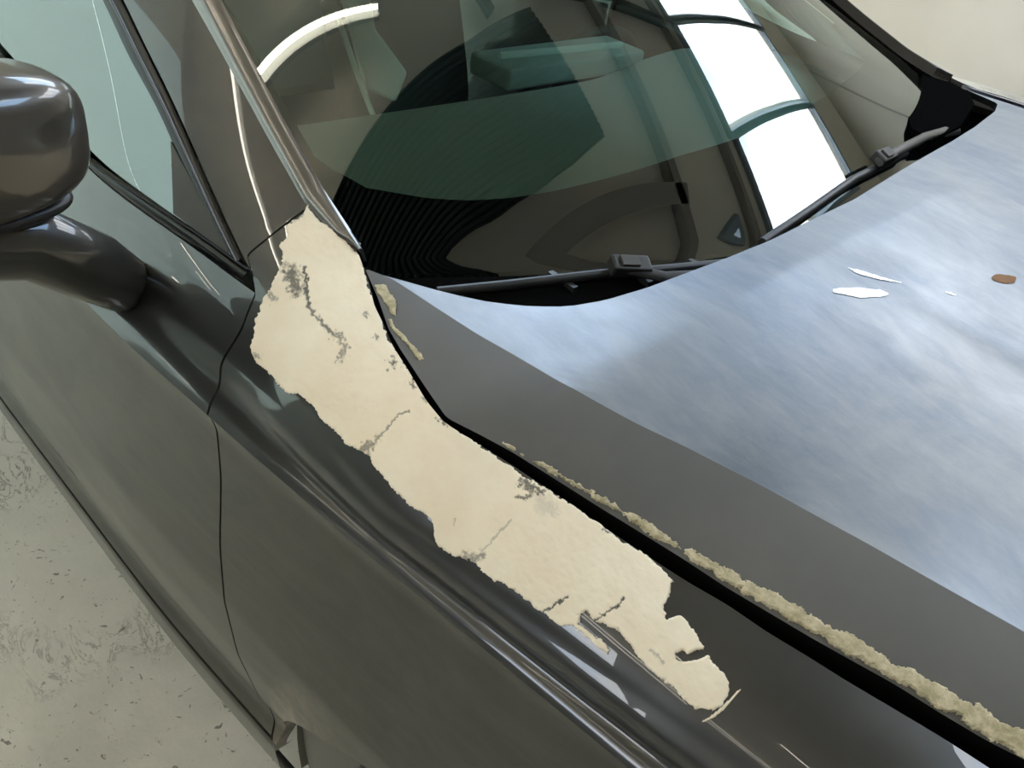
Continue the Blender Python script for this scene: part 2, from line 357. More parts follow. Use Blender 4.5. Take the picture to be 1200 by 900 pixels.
# steel purlins under the ceiling
for k_, (a, b0, b1) in enumerate([(2.95, -3.0, 3.0), (-3.1, -4.5, 3.0)]):
    o = slab('trim_%d' % (k_+2), a-.04, a+.04, b0, b1, ZC-.12, ZC, M['beam'])
def beam(name, x0, y0, x1, y1, w, h, m):
    d = np.array([x1-x0, y1-y0, 0]); L = np.linalg.norm(d); d /= L
    return box(name, ((x0+x1)/2, (y0+y1)/2, ZC-h/2), (L/2, w/2, h/2), m, None, np.array([d, (-d[1], d[0], 0), (0, 0, 1)]).T, kind='structure')
beam('trim_4', .22, .25, .56, 1.50, .09, .14, M['beam'])
o1 = wp(-.9, -.22, 0); o2 = wp(1.7, -.22, 0); beam('trim_5', o1[0], o1[1], o2[0], o2[1], .05, .12, M['beam'])
o1 = wp(-.9, -.95, 0); o2 = wp(1.08, -.95, 0); beam('trim_6', o1[0], o1[1], o2[0], o2[1], .07, .14, M['beam'])
beam('trim_8', -.62, .76, -.35, 2.0, .07, .12, M['corr'])
beam('trim_9', -1.7, .2, -.6, .42, .05, .10, M['corr'])
# dark corrugated sheet hanging under the ceiling: ribs are real folds
uu = np.linspace(0, 1, 89); P = np.zeros((89, 2, 3))
LE = np.array([(-.52, .66), (-.55, .2), (-.64, -.2), (-.80, -.8), (-1.0, -1.6)]); RE = np.array([(.14, .88), (.14, .62), (.10, .40), (.01, .18), (-.11, .01), (-.30, -.45), (-.55, -1.4)])
def along(A, k): w = np.linspace(0, 1, len(A)); return np.array([np.interp(k, w, A[:, 0]), np.interp(k, w, A[:, 1])])
P = np.zeros((89, 24, 3))
for i, t in enumerate(uu):
    for j in range(24):
        a_ = along(LE, j/23); b_ = along(RE, j/23); P[i, j] = (*(a_+(b_-a_)*t), ZC-.16+(.018 if (i//2) % 2 else 0))
v, f = grid(P); cs = obj('corrugated_sheet', v, f, M['corr'], smooth=False)
so = cs.modifiers.new('thick', 'SOLIDIFY'); so.thickness = .004
cs['label'] = 'dark corrugated metal sheet hung under the ceiling above the car'; cs['category'] = 'metal sheet'
def lamp(x0, y0, x1, y1, z, label):
    r = empty('tube_lamp', ((x0+x1)/2, (y0+y1)/2, z), label, 'lamp', 'tube lamps under the ceiling')
    d = np.array([x1-x0, y1-y0, 0]); L = np.linalg.norm(d); d /= L; pr = np.array([-d[1], d[0], 0]); rm = np.array([d, pr, (0, 0, 1)]).T
    h = box('housing', (0, 0, .05), (L/2+.01, .022, .02), M['lamp_housing'], r, rm)
    tube('lamp_tube', [-d*L/2, d*L/2], .009, M['tube'], r)
    for s in (-1, 1): box('end_cap', d*s*(L/2+.012), (.008, .016, .02), M['lamp_housing'], r, rm)
    tube('hanger', [(0, 0, .07), (0, 0, ZC-z)], .006, M['lamp_housing'], r)
lamp(-1.30, -.73, -.94, -.20, 3.22, 'short lit tube lamp over the passenger side, mirrored in the windshield')
lamp(-2.5, -1.70, -1.7, -1.70, 3.22, 'short lit tube lamp beside the inner lamp row')
pos = {(-3.6, 0): 'rearmost', (-1.2, 0): 'middle', (1.2, 0): 'foremost'}
for (x_, k_), w_ in pos.items():
    for y_, r_ in ((-1.93, 'first'), (-3.55, 'second'), (-3.85, 'third')):
        lamp(x_, y_, x_+2.1, y_, 3.22, w_+' long lit tube, '+r_+' row out from the car side')

# ------------------------------------------------------------------ the car
car = empty('car', (0, 0, 0), 'dark grey car under repair with beige filler on its front fender', 'car')
MIR = lambda P: np.stack([P[..., 0], 2*YC+.02-P[..., 1], P[..., 2]+.035*np.clip((P[..., 2]-.6)/.3, 0, 1)], -1)
XR, XF = -1.15, 1.15
# seam pillar/fender and the front edge of the door: x as a function of t (upper flank) and of z (lower flank)
cut_t = curve([-.1, 0, .06, .08, .24, .40, .433, .476, .615, .796, .988, 1.1], [-.02, -.03, -.09, -.118, -.123, -.128, -.101, -.075, -.055, -.046, -.020, -.01], .006, -.1, 1.1)
cut_z = curve([.15, .20, .27, .35, .457, .56, .639, .753, .80, .84], [.066, .062, .055, .035, .010, -.003, -.012, -.010, -.015, -.019], .012, .1, .9)
def pix(Fn, pts, a, b):
    r = []
    for p in pts: a, b = inv(Fn, p[0], p[1], a, b); r.append((a, b))
    return sorted(r)
belt_lo = pix(F, [(108, 205), (150, 238), (220, 286), (290, 337)], -.4, .6)
belt_hi = pix(F, [(105, 188), (150, 216), (203, 252), (275, 302)], -.4, .6)
fr_lo = pix(F, [(147, 0), (165, 45), (200, 110), (240, 200), (288, 306)], -.5, .3)      # painted pillar / black door frame
gl_hi = pix(F, [(128, 0), (150, 60), (190, 125), (206, 165), (262, 290)], -.5, .3)      # glass / black door frame
def tcurve(r, rear, sig=.05):
    r = [(x, t) for x, t in r]; r = [(-2.2, rear), (-1.2, rear)]+r+[(.5, r[-1][1]+(r[-1][1]-r[-2][1])/(r[-1][0]-r[-2][0])*(.5-r[-1][0]))]
    return curve([a for a, b in r], [b for a, b in r], sig, -2.2, .5)
t_bl = tcurve(belt_lo, .70); t_bh = tcurve(belt_hi, .66); t_fl = tcurve(fr_lo, .22); t_gh = tcurve(gl_hi, .27)
INW = (0, .75, -.65)

# fender (upper + lower flank in one mesh each side), with its own arch
zb_fn = curve([-.05, .045, .054, .068, .085, .105, .125, .161, .193, .257, .327, .414, .50, .60, .72, .80, .84, .86, 1.15],
              [.2, .2, .244, .32, .365, .40, .42, .447, .465, .497, .529, .564, .585, .575, .50, .40, .30, .22, .2], .004, -.1, 1.2)
def fender_pts():
    ts = np.concatenate([np.linspace(0, 1, 61)]); ss = np.linspace(0, 1, 200)**1.25
    U = np.zeros((200, 61, 3))
    for j, t in enumerate(ts):
        x0 = float(cut_t(t)); X = x0+(XF-x0)*ss; U[:, j] = F(X, t)
    rs = np.linspace(0, 1, 70)[1:]; Lw = np.zeros((200, 69, 3))
    for j, r in enumerate(rs):
        x0 = 0.; 
        for _ in range(12):
            z0 = .84+(zb_fn(x0)-.84)*r; x0 = .5*x0+.5*float(cut_z(z0))
        X = x0+(XF-x0)*ss; Z = .84+(zb_fn(X)-.84)*r; Lw[:, j] = G(X, Z)
    return np.concatenate([U, Lw], 1)
FP = fender_pts()
def edge_flange(P, side, d, step): return skirt(P, d, side, step)
fp = skirt(skirt(skirt(FP, (0, .15, -1), 'c', .045), (-.2, 1, -.1), 'a', .012), (0, 1, 0), 'd', .02)
def shade_flange(o_, P_, cols=True, rows=False):  # blackens the flange faces: shade of the gap as colour
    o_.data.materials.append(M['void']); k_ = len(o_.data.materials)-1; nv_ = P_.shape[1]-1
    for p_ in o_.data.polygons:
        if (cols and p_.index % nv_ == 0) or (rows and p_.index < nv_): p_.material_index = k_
v, f = grid(fp); fender = obj('fender', v, f, M['paint'], car, label='dark grey front fender with beige filler along its top'); sharp(fender, 40)
v, f = grid(MIR(fp)); o = obj('fender', v, f, M['paint'], car); sharp(o, 40)

# front door
def door_pts(x_rear, front_t, front_z, gap=.0035, n_=150):
    ss = np.linspace(0, 1, n_); rs = np.linspace(0, 1, 34); U = np.zeros((n_, 34, 3))
    for j, r in enumerate(rs):
        x1 = -.1
        for _ in range(15):
            t0 = float(t_bl(x1)); x1 = .5*x1+.5*(float(front_t(t0+(1-t0)*r))-gap)
        X = x_rear+(x1-x_rear)*ss; T0 = t_bl(X); U[:, j] = F(X, T0+(1-T0)*r)
    zs = np.concatenate([[.836, .832, .828, .822, .815], np.linspace(.80, .42, 40), np.linspace(.41, .285, 22)])
    Lw = np.zeros((n_, len(zs), 3))
    for j, z in enumerate(zs): x1 = float(front_z(z))-gap; Lw[:, j] = G(x_rear+(x1-x_rear)*ss, z)
    return np.concatenate([U, Lw], 1)
DP = door_pts(XR, cut_t, cut_z)
dp = skirt(skirt(DP, (0, 1, 0), 'd', .015), (0, 1, -.1), 'ab', .014)
v, f = grid(dp); door = obj('front_door', v, f, M['paint'], car); sharp(door, 40); door.data.materials.append(M['dusty'])
v, f = grid(MIR(dp)); o = obj('front_door', v, f, M['paint'], car); sharp(o, 40)
# the flank below the shoulder crease is dull with dust: its own material slot
for o_, base_ in ((door, dp), (fender, fp)):
    if o_ is fender: o_.data.materials.append(M['dusty'])
    for p_ in o_.data.polygons:
        if p_.center[2] < .836: p_.material_index = 1
shade_flange(fender, fp)
for o_ in (door, fender):
    n_ = len(o_.data.vertices); co = np.zeros(n_*3, np.float32); o_.data.vertices.foreach_get('co', co); co = co.reshape(-1, 3)
    at = o_.data.attributes.new('dirt', 'FLOAT', 'POINT'); x_, z_ = co[:, 0], co[:, 2]
    dd = np.clip(1-(z_-zb_fn(np.maximum(x_, 0.0))-.015)/.10, 0, 1)*np.exp(-((x_-.10)/.10)**2)*1.0
    at.data.foreach_set('value', np.clip(dd, 0, 1).astype(np.float32))
# rear body behind the door
RP = door_pts(-2.1, lambda t: XR-.004, lambda z: XR-.004, 0, 40)
v, f = grid(skirt(RP, (0, 1, 0), 'b', .012)); obj('rear_door', v, f, M['paint'], car)
v, f = grid(MIR(skirt(RP, (0, 1, 0), 'b', .012))); obj('rear_door', v, f, M['paint'], car)
# rocker panel
rz = np.array([.279, .276, .272, .268, .262, .25, .235, .22, .205, .2, .19, .175, .16, .145])
X = np.linspace(-2.1, .06, 120); P = np.stack([G(X, z) for z in rz], 1)
P = skirt(P, (0, 1, 0), 'c', .02)
v, f = grid(P); o = obj('rocker_panel', v, f, M['dusty'], car, label='dusty dark sill under the door'); sharp(o, 30)
v, f = grid(MIR(P)); o = obj('rocker_panel', v, f, M['dusty'], car); sharp(o, 30)

# painted windshield pillar (runs on as the roof rail), its seam to the fender left open
def pillar_pts():
    ss = np.linspace(0, 1, 160); rs = np.linspace(0, 1, 26); U = np.zeros((160, 26, 3))
    for j, r in enumerate(rs):
        x1 = -.12
        for _ in range(15):
            t0, t1 = .0, float(t_fl(x1)); x1 = .5*x1+.5*(float(cut_t(t0+(t1-t0)*r))-.0028)
        X = -2.0+(x1+2.0)*ss; T1 = t_fl(X); U[:, j] = F(X, T1*r)
    return U
PP = skirt(pillar_pts(), INW, 'abcd', .014)
v, f = grid(PP); o = obj('windshield_pillar', v, f, M['paint'], car); sharp(o, 40)
v, f = grid(MIR(PP)); o = obj('windshield_pillar', v, f, M['black'], car); sharp(o, 40)  # far pillar in black: its shade is put into the colour
# soft bright moulding between the pillar and the windshield
def strip(fn_, xs, lo, hi, h, nv=9, over=.0):
    P = np.zeros((len(xs), nv, 3))
    for i, x in enumerate(xs):
        for j in range(nv):
            q_ = j/(nv-1); t = lo(x)+(hi(x)-lo(x))*q_; p = fn_(x, t); e = fn_(x, t+1e-3)-p; d = np.array([0, -e[2], e[1]]); d = d/np.linalg.norm(d)
            d = d if d[2] > 0 else -d
            P[i, j] = p+d*h*(math.sin(math.pi*q_)**.6 if 0 < q_ < 1 else -over)
    return P
xs = np.concatenate([np.linspace(-2.0, -.6, 30), np.linspace(-.59, -.018, 80)])
ml = lambda x: -.03; mh = lambda x: float(np.interp(x, [-2, -.47, -.29, -.127, -.06, -.018], [.05, .06, .06, .072, .045, -.012]))
P = skirt(strip(F, xs, ml, mh, .005, over=.002), (0, .4, -1), 'bc', .02)
v, f = grid(P); mo = obj('pillar_moulding', v, f, M['mould'], car, label='glossy bronze-grey moulding between pillar and windshield'); sharp(mo, 50)
v, f = grid(MIR(P)); o = obj('pillar_moulding', v, f, M['black'], car); sharp(o, 50)  # far moulding blackened likewise, shade as colour

# black door frame, belt trim, corner triangle, side glass
xs = np.linspace(-1.9, -.132, 130)
P = strip(F, xs, lambda x: float(t_fl(x))+.008, lambda x: float(t_gh(x))+.012, .0015, over=.006)
for mm in (lambda q_: q_, MIR):
    v, f = grid(mm(P)); o = obj('door_frame', v, f, M['black'], car, label='black gloss door frame'); sharp(o, 60)
P2 = strip(F, xs, lambda x: float(t_fl(x))+.030, lambda x: float(t_fl(x))+.042, .0035, over=.001)
v, f = grid(P2); sf = obj('frame_seal', v, f, M['steel'], car)
xs = np.linspace(-2.0, -.104, 130)
P = strip(F, xs, lambda x: float(t_bh(x)), lambda x: float(t_bl(x))-.004, .006, over=.006)
for mm in (lambda q_: q_, MIR):
    v, f = grid(mm(P)); o = obj('belt_trim', v, f, M['black'], car); sharp(o, 60)
P = strip(F, np.linspace(-2.0, -.104, 100), lambda x: float(t_bh(x))+.008, lambda x: float(t_bh(x))+.018, .0095, over=-.004)
v, f = grid(P); obj('belt_seal', v, f, M['rubber'], car)
# brighter lower lip of the belt trim next to the mirror
gx = np.linspace(-1.9, -.11, 110); gr = np.linspace(0, 1, 16)
P = np.zeros((110, 16, 3))
for i, x in enumerate(gx):
    a, b = float(t_gh(x))-.02, float(t_bh(x))+.02
    for j, r in enumerate(gr): P[i, j] = F(x, a+(max(b, a+.002)-a)*r)+np.array([0, .008, -.007])
v, f = grid(P); sg = obj('side_window', v, f, M['sglass'], car, label='green tinted side window glass')
v, f = grid(MIR(P)); obj('side_window', v, f, M['sglass'], car, label='green tinted side window glass')
# triangle cover in the front corner of the side window (flat, thick, grained)
tri = [(201, 166), (204, 251), (279, 306), (266, 292), (232, 225)]
T3 = [F(*inv(F, *p, -.3, .4))+np.array([0, -.001, .001]) for p in tri]; T3 = np.array(T3)
for sgn, mm in ((1, lambda q_: q_), (-1, MIR)):
    V = np.concatenate([T3, T3+np.array([0, .012, -.01])]); V = mm(V); k_ = len(tri)
    Fc = [tuple(range(k_)), tuple(range(2*k_-1, k_-1, -1))]+[(i, (i+1) % k_, k_+(i+1) % k_, k_+i) for i in range(k_)]
    obj('corner_cover', V, Fc, M['plastic'], car, smooth=False, label='dark grained plastic triangle')

# hood: flank facet, top, turned edges
nx = 190
hs = np.linspace(0, 1, nx)**1.15; X = .006+(XF-.006)*hs
P = np.zeros((nx, 16, 3))
for j, r in enumerate(np.linspace(0, 1, 16)):
    y = hg_y(X)+(hc_y(X)-hg_y(X))*r; z = gz(X)+(zc(X)-gz(X))*(r+.10*np.sin(np.pi*r)); P[:, j] = np.stack([X, y, z], -1)
fac = skirt(P, (0, .3, -1), 'c', .03)
v, f = grid(fac); hood = obj('hood', v, f, M['primer'], car, label='hood: sanded blue-grey top and matt dark primer edge'); sharp(hood, 50); shade_flange(hood, fac)
vs = np.concatenate([[-1, -.9965], np.linspace(-.99, .99, 110), [.9965, 1]]); ss = np.linspace(0, 1, 130)**1.2
P = np.zeros((130, len(vs), 3))
for j, w in enumerate(vs):
    x = np.full(130, .3)
    x0 = .2
    for _ in range(40):
        y0 = YC+w*(YC-float(hc_y(x0))); x0 = .6*x0+.4*float(rear_x(y0))
    X = x0+(XF-x0)*ss; y = YC+w*(YC-hc_y(X)); P[:, j] = H(X, y)
top = skirt(P, (-.25, 0, -1), 'a', .012)
v, f = grid(top); ht = obj('hood_top', v, f, M['sanded'], hood, label='sanded blue-grey hood top'); sharp(ht, 50); shade_flange(ht, top, False, True)
v, f = grid(MIR(fac)); o = obj('hood_edge', v, f, M['sanded'], hood, label='far edge of the sanded hood'); sharp(o, 50)
# parts seen in the gaps: inner wing rail, coloured as gap shade, and cowl
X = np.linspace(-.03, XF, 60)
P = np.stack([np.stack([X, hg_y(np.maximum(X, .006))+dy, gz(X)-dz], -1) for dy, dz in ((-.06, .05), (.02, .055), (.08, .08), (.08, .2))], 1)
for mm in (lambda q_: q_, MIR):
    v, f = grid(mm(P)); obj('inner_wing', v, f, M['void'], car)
ym = np.linspace(-.70, 2*YC+.70, 70); P = np.zeros((70, 6, 3))
for i, y in enumerate(ym):
    u = (y-YC)/.738; xg = float(.20-.22*abs(u)**2.0)
    for j, (r, z) in enumerate([(-.06, .955), (0, .968), (.25, .965), (.55, .958), (.9, .955), (1.3, .95)]):
        x1 = float(rear_x(y))+.02; P[i, j] = (xg+(max(x1, xg+.02)-xg)*r if r > 0 else xg+r, y, z)
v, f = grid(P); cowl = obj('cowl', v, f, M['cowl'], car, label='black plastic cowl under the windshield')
ribs = []
for yy in np.linspace(-.5, .55, 12):
    u = (yy-YC)/.738; xg = float(.20-.22*abs(u)**2.0)
    box('cowl_rib', (xg+.03, yy, .966), (.022, .004, .004), M['blackpl'], cowl)
# front closing: a simple bumper and grille wall so that the body is not hollow, underbody
P = np.zeros((30, 12, 3))
for i, w in enumerate(np.linspace(-1, 1, 30)):
    for j, z in enumerate(np.linspace(.15, .89, 12)):
        P[i, j] = (XF-.01+.10*(1-w*w)*math.sin(math.pi*(z-.1)/.9), YC+w*(YC+.74), min(z, .80+.09*(1-w*w)))
v, f = grid(P); obj('front_bumper', v, f, M['paint'], car)
box('underbody', (-.55, YC, .30), (1.5, .70, .12), M['void'], car)
box('engine_block', (.62, YC, .60), (.36, .45, .16), M['void'], car)
box('firewall', (-.03, YC, .62), (.03, .70, .26), M['void'], car)

# windshield with its black printed band
us = np.linspace(-1, 1, 121); vs = np.linspace(-.04, 1, 70)
v, f = grid(W(us[:, None], vs[None, :])); ws = obj('windshield', v, f, M['glass'], car, label='green tinted windshield mirroring skylights and a tube lamp')
fr_px = [(430, 218), (500, 230), (550, 233), (600, 230), (650, 222), (720, 205), (800, 180), (880, 155), (940, 128), (990, 95), (1018, 66)]
fr = pix(W, fr_px, -.9, .15)
fu = np.array([p[0] for p in fr]); fv = np.array([p[1] for p in fr])
vcap = lambda u: np.interp(u, np.concatenate([[-.975, -.972, -.955, -.94], fu[fu < .7], [.80, .90, .955, .965]]), np.concatenate([[1, .22, .19, .175], fv[fu < .7], [.25, .27, .32, 1]]))
ul = np.concatenate([np.linspace(-1, -.9, 60), np.linspace(-.9, .9, 110)[1:], np.linspace(.9, 1, 60)[1:]])
P = np.zeros((len(ul), 22, 3))
for i, u in enumerate(ul):
    for j in range(22): P[i, j] = W(u, -.04+(float(vcap(u))+.04)*j/21)-np.array([.0012, 0, .0028])
v, f = grid(P); obj('ceramic_band', v, f, M['frit'], ws, label='black band round the glass edge')
P = W(us[:, None], np.linspace(.93, 1, 8)[None, :])-np.array([.0012, 0, .0028])
v, f = grid(P); obj('ceramic_band', v, f, M['frit'], ws)

cp_ = [tuple(at_z(*p, 1.02)) for p in [(1052,95),(1078,84),(1106,92),(1136,108),(1142,122),(1126,147),(1095,163),(1068,150)]]; k_ = len(cp_)
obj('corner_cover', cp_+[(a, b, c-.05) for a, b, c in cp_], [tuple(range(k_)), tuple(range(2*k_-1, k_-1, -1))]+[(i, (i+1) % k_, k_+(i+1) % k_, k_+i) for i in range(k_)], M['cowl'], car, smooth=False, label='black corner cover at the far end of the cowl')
# roof
P = np.zeros((40, 30, 3))
for i, x in enumerate(np.linspace(-2.0, -.62, 40)):
    for j, w in enumerate(np.linspace(-1, 1, 30)):
        xx = x-.20*w*w*(i/39); y0 = float(in_y(xx)); z0 = float(in_z(xx)); P[i, j] = (xx, YC+w*(YC-y0), z0+(1.42-z0)*(1-w*w)**.9)
v, f = grid(skirt(P, (0, 0, -1), 'b', .02)); obj('roof', v, f, M['paint'], car)

# ------------------------------------------------------------------ body filler on the fender
poly = [(360,245),(372,255),(385,265),(400,280),(415,293),(424,303),(427,315),(430,328),(436,345),(442,362),(448,378),(455,395),(465,412),(480,435),(497,462),(515,485),(540,506),(560,520),(580,534),(600,547),(640,573),(680,599),(705,617),(740,640),(757,650),(769,660),(782,672),(789,682),(787,690),(784,700),(780,712),(783,725),(790,722),(797,719),(808,730),(818,745),(826,757),(829,766),(838,778),(850,790),(857,803),(856,815),(848,827),(835,834),(820,833),(806,823),(795,812),(780,800),(768,790),(757,782),(748,772),(741,762),(735,752),(729,743),(722,737),(708,731),(696,727),(688,720),(681,722),(681,732),(690,738),(706,749),(718,762),(712,766),(700,757),(686,745),(672,735),(660,733),(648,727),(635,718),(620,705),(603,693),(590,685),(578,680),(568,672),(557,660),(548,657),(535,652),(520,643),(510,635),(508,622),(505,610),(497,600),(480,592),(470,582),(458,570),(447,557),(438,545),(432,535),(423,530),(412,522),(400,510),(388,500),(375,490),(370,478),(360,470),(350,462),(338,462),(325,452),(318,440),(305,430),(297,420),(293,408),(298,385),(303,365),(312,350),(318,338),(322,325),(328,312),(332,300),(326,290),(335,277),(338,265),(350,255)]
holes = [[(792,766),(800,763),(806,768),(815,763),(826,762),(829,767),(818,773),(800,775),(793,773)]]
def blob(P2, pts, w): return np.clip(1-line_d(P2, pts)/w, 0, 1)
def filler_mesh(name, a0, a1, na, nb, Fn, poly, holes, h, m, parent, smears=(), edge=3., ragged=2.6, t0=0., t1=1., xfun=None, label=None, lift=.0004):
    A = np.linspace(a0, a1, na); B = np.linspace(t0, t1, nb); P = Fn(A[:, None], B[None, :])
    da = np.gradient(P, axis=0); db = np.gradient(P, axis=1); nn = np.cross(da, db); nn /= np.linalg.norm(nn, axis=-1, keepdims=True)+1e-12
    nn = np.where(nn[..., 2:3] < 0, -nn, nn)
    px, py = proj(P); Q = np.stack([px.ravel(), py.ravel()], -1)
    rag = vnoise(Q[:, 0]/5, Q[:, 1]/5)*.6+vnoise(Q[:, 0]/2.1+40, Q[:, 1]/2.1)*.5+vnoise(Q[:, 0]/14, Q[:, 1]/14+9)*.9
    d = hull_poly(Q, poly)+rag*ragged*.5
    for h_ in holes: d = np.minimum(d, -hull_poly(Q, h_)+rag*.4)
    cx_, cy_ = Q[:, 0]*.8+Q[:, 1]*.6, -Q[:, 0]*.6+Q[:, 1]*.8
    fb = vnoise(cx_/9+3, cy_/4)*.6+vnoise(Q[:, 0]/4.3, Q[:, 1]/3.1+7)*.5+vnoise(cx_/1.7, cy_/1.3)*.4
    wob = np.stack([vnoise(Q[:, 0]/3.3, Q[:, 1]/3.3+31)+.6*vnoise(Q[:, 0]/1.4, Q[:, 1]/1.4), vnoise(Q[:, 0]/3.3+77, Q[:, 1]/3.3)+.6*vnoise(Q[:, 0]/1.4+5, Q[:, 1]/1.4)], -1)
    sm = np.zeros(len(Q))
    for (pts, w, s) in smears:
        k_ = blob(Q+wob*min(3.0, w*.55), pts, w); sm = np.maximum(sm, np.clip(k_*(2.0 if w < 3 else 1.4), 0, 1)*min(1, s*1.15)*(np.clip(.55+.9*k_+.5*fb, 0, 1) if w > 3 else 1))
    sm = np.maximum(sm, np.clip(1-(d-.2)/1.6, 0, 1)*.30)
    prof = np.clip(d/edge, 0, 1)**.6
    hh = lift+h*prof*(1+.10*vnoise(Q[:, 0]/18, Q[:, 1]/18)+.04*vnoise(Q[:, 0]/6, Q[:, 1]/6))-.5*h*np.clip(sm, 0, 1)*(sm > .5)
    hh = np.maximum(hh, lift)
    V = P.reshape(-1, 3)+nn.reshape(-1, 3)*hh[:, None]
    inside = d.reshape(na, nb) > 0
    keep = inside[:-1, :-1] & inside[1:, :-1] & inside[:-1, 1:] & inside[1:, 1:]
    idx = -np.ones(na*nb, int); Fc = []; ii, jj = np.nonzero(keep)
    fa = np.stack([ii*nb+jj, ii*nb+jj+1, (ii+1)*nb+jj+1, (ii+1)*nb+jj], -1); used = np.unique(fa); idx[used] = np.arange(len(used))
    o = obj(name, V[used], idx[fa], m, parent, label=label)
    at = o.data.attributes.new('smear', 'FLOAT', 'POINT'); at.data.foreach_set('value', sm[used].astype(np.float32))
    return o
smears = [([(340,318),(345,330),(350,342)], 11, .75), ([(333,310),(338,322)], 6, .5), ([(357,315),(360,340),(363,362)], 2.6, .8), ([(363,362),(372,374),(380,380),(392,392)], 2.4, .7), ([(392,392),(402,400),(408,410),(402,420),(397,424)], 4.5, .55),
          ([(428,527),(434,526),(440,519)], 7, .6), ([(441,517),(450,508),(455,503),(468,488),(480,483)], 1.5, .55), ([(613,566),(620,570),(634,578)], 6, .75), ([(608,584),(616,586),(624,580)], 3.4, .7), ([(637,592),(646,598)], 15, .16), ([(598,612),(590,620),(578,632)], 1.2, .35),
          ([(430,370),(431,371)], 4, .6), ([(442,395),(443,396)], 4.5, .6), ([(460,427),(462,430)], 6, .75), ([(483,451),(486,455)], 3.5, .7), ([(497,468),(500,473)], 3, .5), ([(516,490),(524,497)], 4, .8), ([(705,620),(712,624)], 3.5, .85),
          ([(633,720),(648,711),(667,700)], 1.7, .85), ([(688,733),(705,722),(722,712),(732,702)], 1.8, .85), ([(684,724),(690,728),(693,736)], 4.0, .9), ([(546,651),(556,655),(562,650)], 8, .55), ([(562,650),(580,632),(600,610)], 1.2, .3),
          ([(335,262),(345,257),(352,252)], 5, .6), ([(318,345),(322,352)], 4, .5), ([(315,452),(330,462)], 5, .4), ([(770,768),(778,776)], 2, .35), ([(762,762),(768,766)], 2, .3), ([(300,415),(306,420)], 3, .5), ([(535,608),(533,615)], 1.2, .3)]
filler = filler_mesh('body_filler', -.14, .66, 1100, 230, F, poly, holes, .0022, M['filler'], fender, smears, t0=0., t1=.86, label='smeared beige filler patch with dark scratches and thin spots')
filler_mesh('filler_swipe', .45, .68, 300, 120, F, [(819,846),(830,840),(843,830),(855,818),(866,807),(869,808),(860,820),(848,833),(836,842),(825,847)], [], .0012, M['filler'], fender, [([(819, 846), (869, 807)], .1, 0)], edge=1.5, ragged=.3, t0=.1, t1=.8)
# filler on the hood edge
def HF(x, r):
    x = np.maximum(np.asarray(x, float), .006); r = np.asarray(r, float); y = hg_y(x)+(hc_y(x)-hg_y(x))*r; z = gz(x)+(zc(x)-gz(x))*(r+.10*np.sin(np.pi*r))
    return np.stack(np.broadcast_arrays(x, y, z), -1)
hp = [(621,540),(640,552),(655,561),(670,568),(700,588),(750,618),(800,650),(850,683),(900,713),(950,742),(1000,771),(1050,799),(1100,831),(1155,864),(1215,897),(1215,860),(1200,857),(1180,850),(1165,838),(1140,825),(1115,812),(1090,798),(1070,786),(1055,782),(1035,770),(1012,752),(990,741),(970,733),(950,720),(920,700),(890,688),(860,672),(838,661),(825,652),(800,640),(780,628),(755,610),(735,600),(715,588),(700,578),(685,570),(665,560),(650,549),(630,540)]
filler_mesh('edge_filler', .30, .80, 1100, 110, HF, hp, [], .0035, M['old_filler'], hood, edge=3.5, ragged=3.2, t0=0, t1=.45, label='rough olive filler bead along the hood edge')
hp2 = [(440,335),(447,333),(453,335),(455,341),(458,346),(463,352),(465,362),(464,371),(459,370),(456,361),(450,354),(446,348),(441,344)]
hp3 = [(455,375),(459,374),(463,383),(470,391),(478,399),(486,407),(493,414),(497,421),(492,424),(486,417),(480,408),(472,399),(464,391),(458,383)]
for q_, (a, b) in ((hp2, (.02, .16)), (hp3, (.07, .26)), ([(588,517),(600,521),(607,526),(604,531),(596,526),(588,521)], (.26, .36)), ([(608,528),(616,533),(614,537),(607,533)], (.27, .38))):
    filler_mesh('filler_crumb', a, b, 240, 130, HF, q_, [], .0014, M['old_filler'], hood, edge=2, ragged=1.6, t0=0, t1=1)
# spots on the hood top: rust hole, bare chips
def HT(a, b): return H(a, b)
def spot(name, pts, m, h, x, y, label=None, dx=.16):
    aa, bb = inv(H, pts[0][0], pts[0][1], x, y)
    filler_mesh(name, aa-dx, aa+dx, 200, 240, lambda p, q_: H(p, q_), pts, [], h, m, hood, edge=2, ragged=1.0, t0=bb-dx, t1=bb+dx, label=label, lift=.0007)
def ell(cx, cy, a, b, n_=16, r=0): return [(cx+a*math.cos(2*math.pi*k/n_)*math.cos(r)-b*math.sin(2*math.pi*k/n_)*math.sin(r), cy+a*math.cos(2*math.pi*k/n_)*math.sin(r)+b*math.sin(2*math.pi*k/n_)*math.cos(r)) for k in range(n_)]
spot('rust_spot', ell(1176, 327, 15, 6, r=.12), M['rust'], .0002, .55, -.1, 'small oval rust spot')
spot('paint_chip', ell(1008, 343, 34, 6, r=.06), M['bare'], .0002, .4, -.3, 'pale oval chip', .12)
spot('paint_chip', [(988,312),(1000,315),(1030,324),(1058,331),(1056,333),(1028,328),(1005,321)], M['bare'], .0002, .4, -.3, None, .12)
spot('paint_chip', [(1100,339),(1112,342),(1123,347),(1113,346)], M['bare'], .0002, .5, -.2, None, .12)

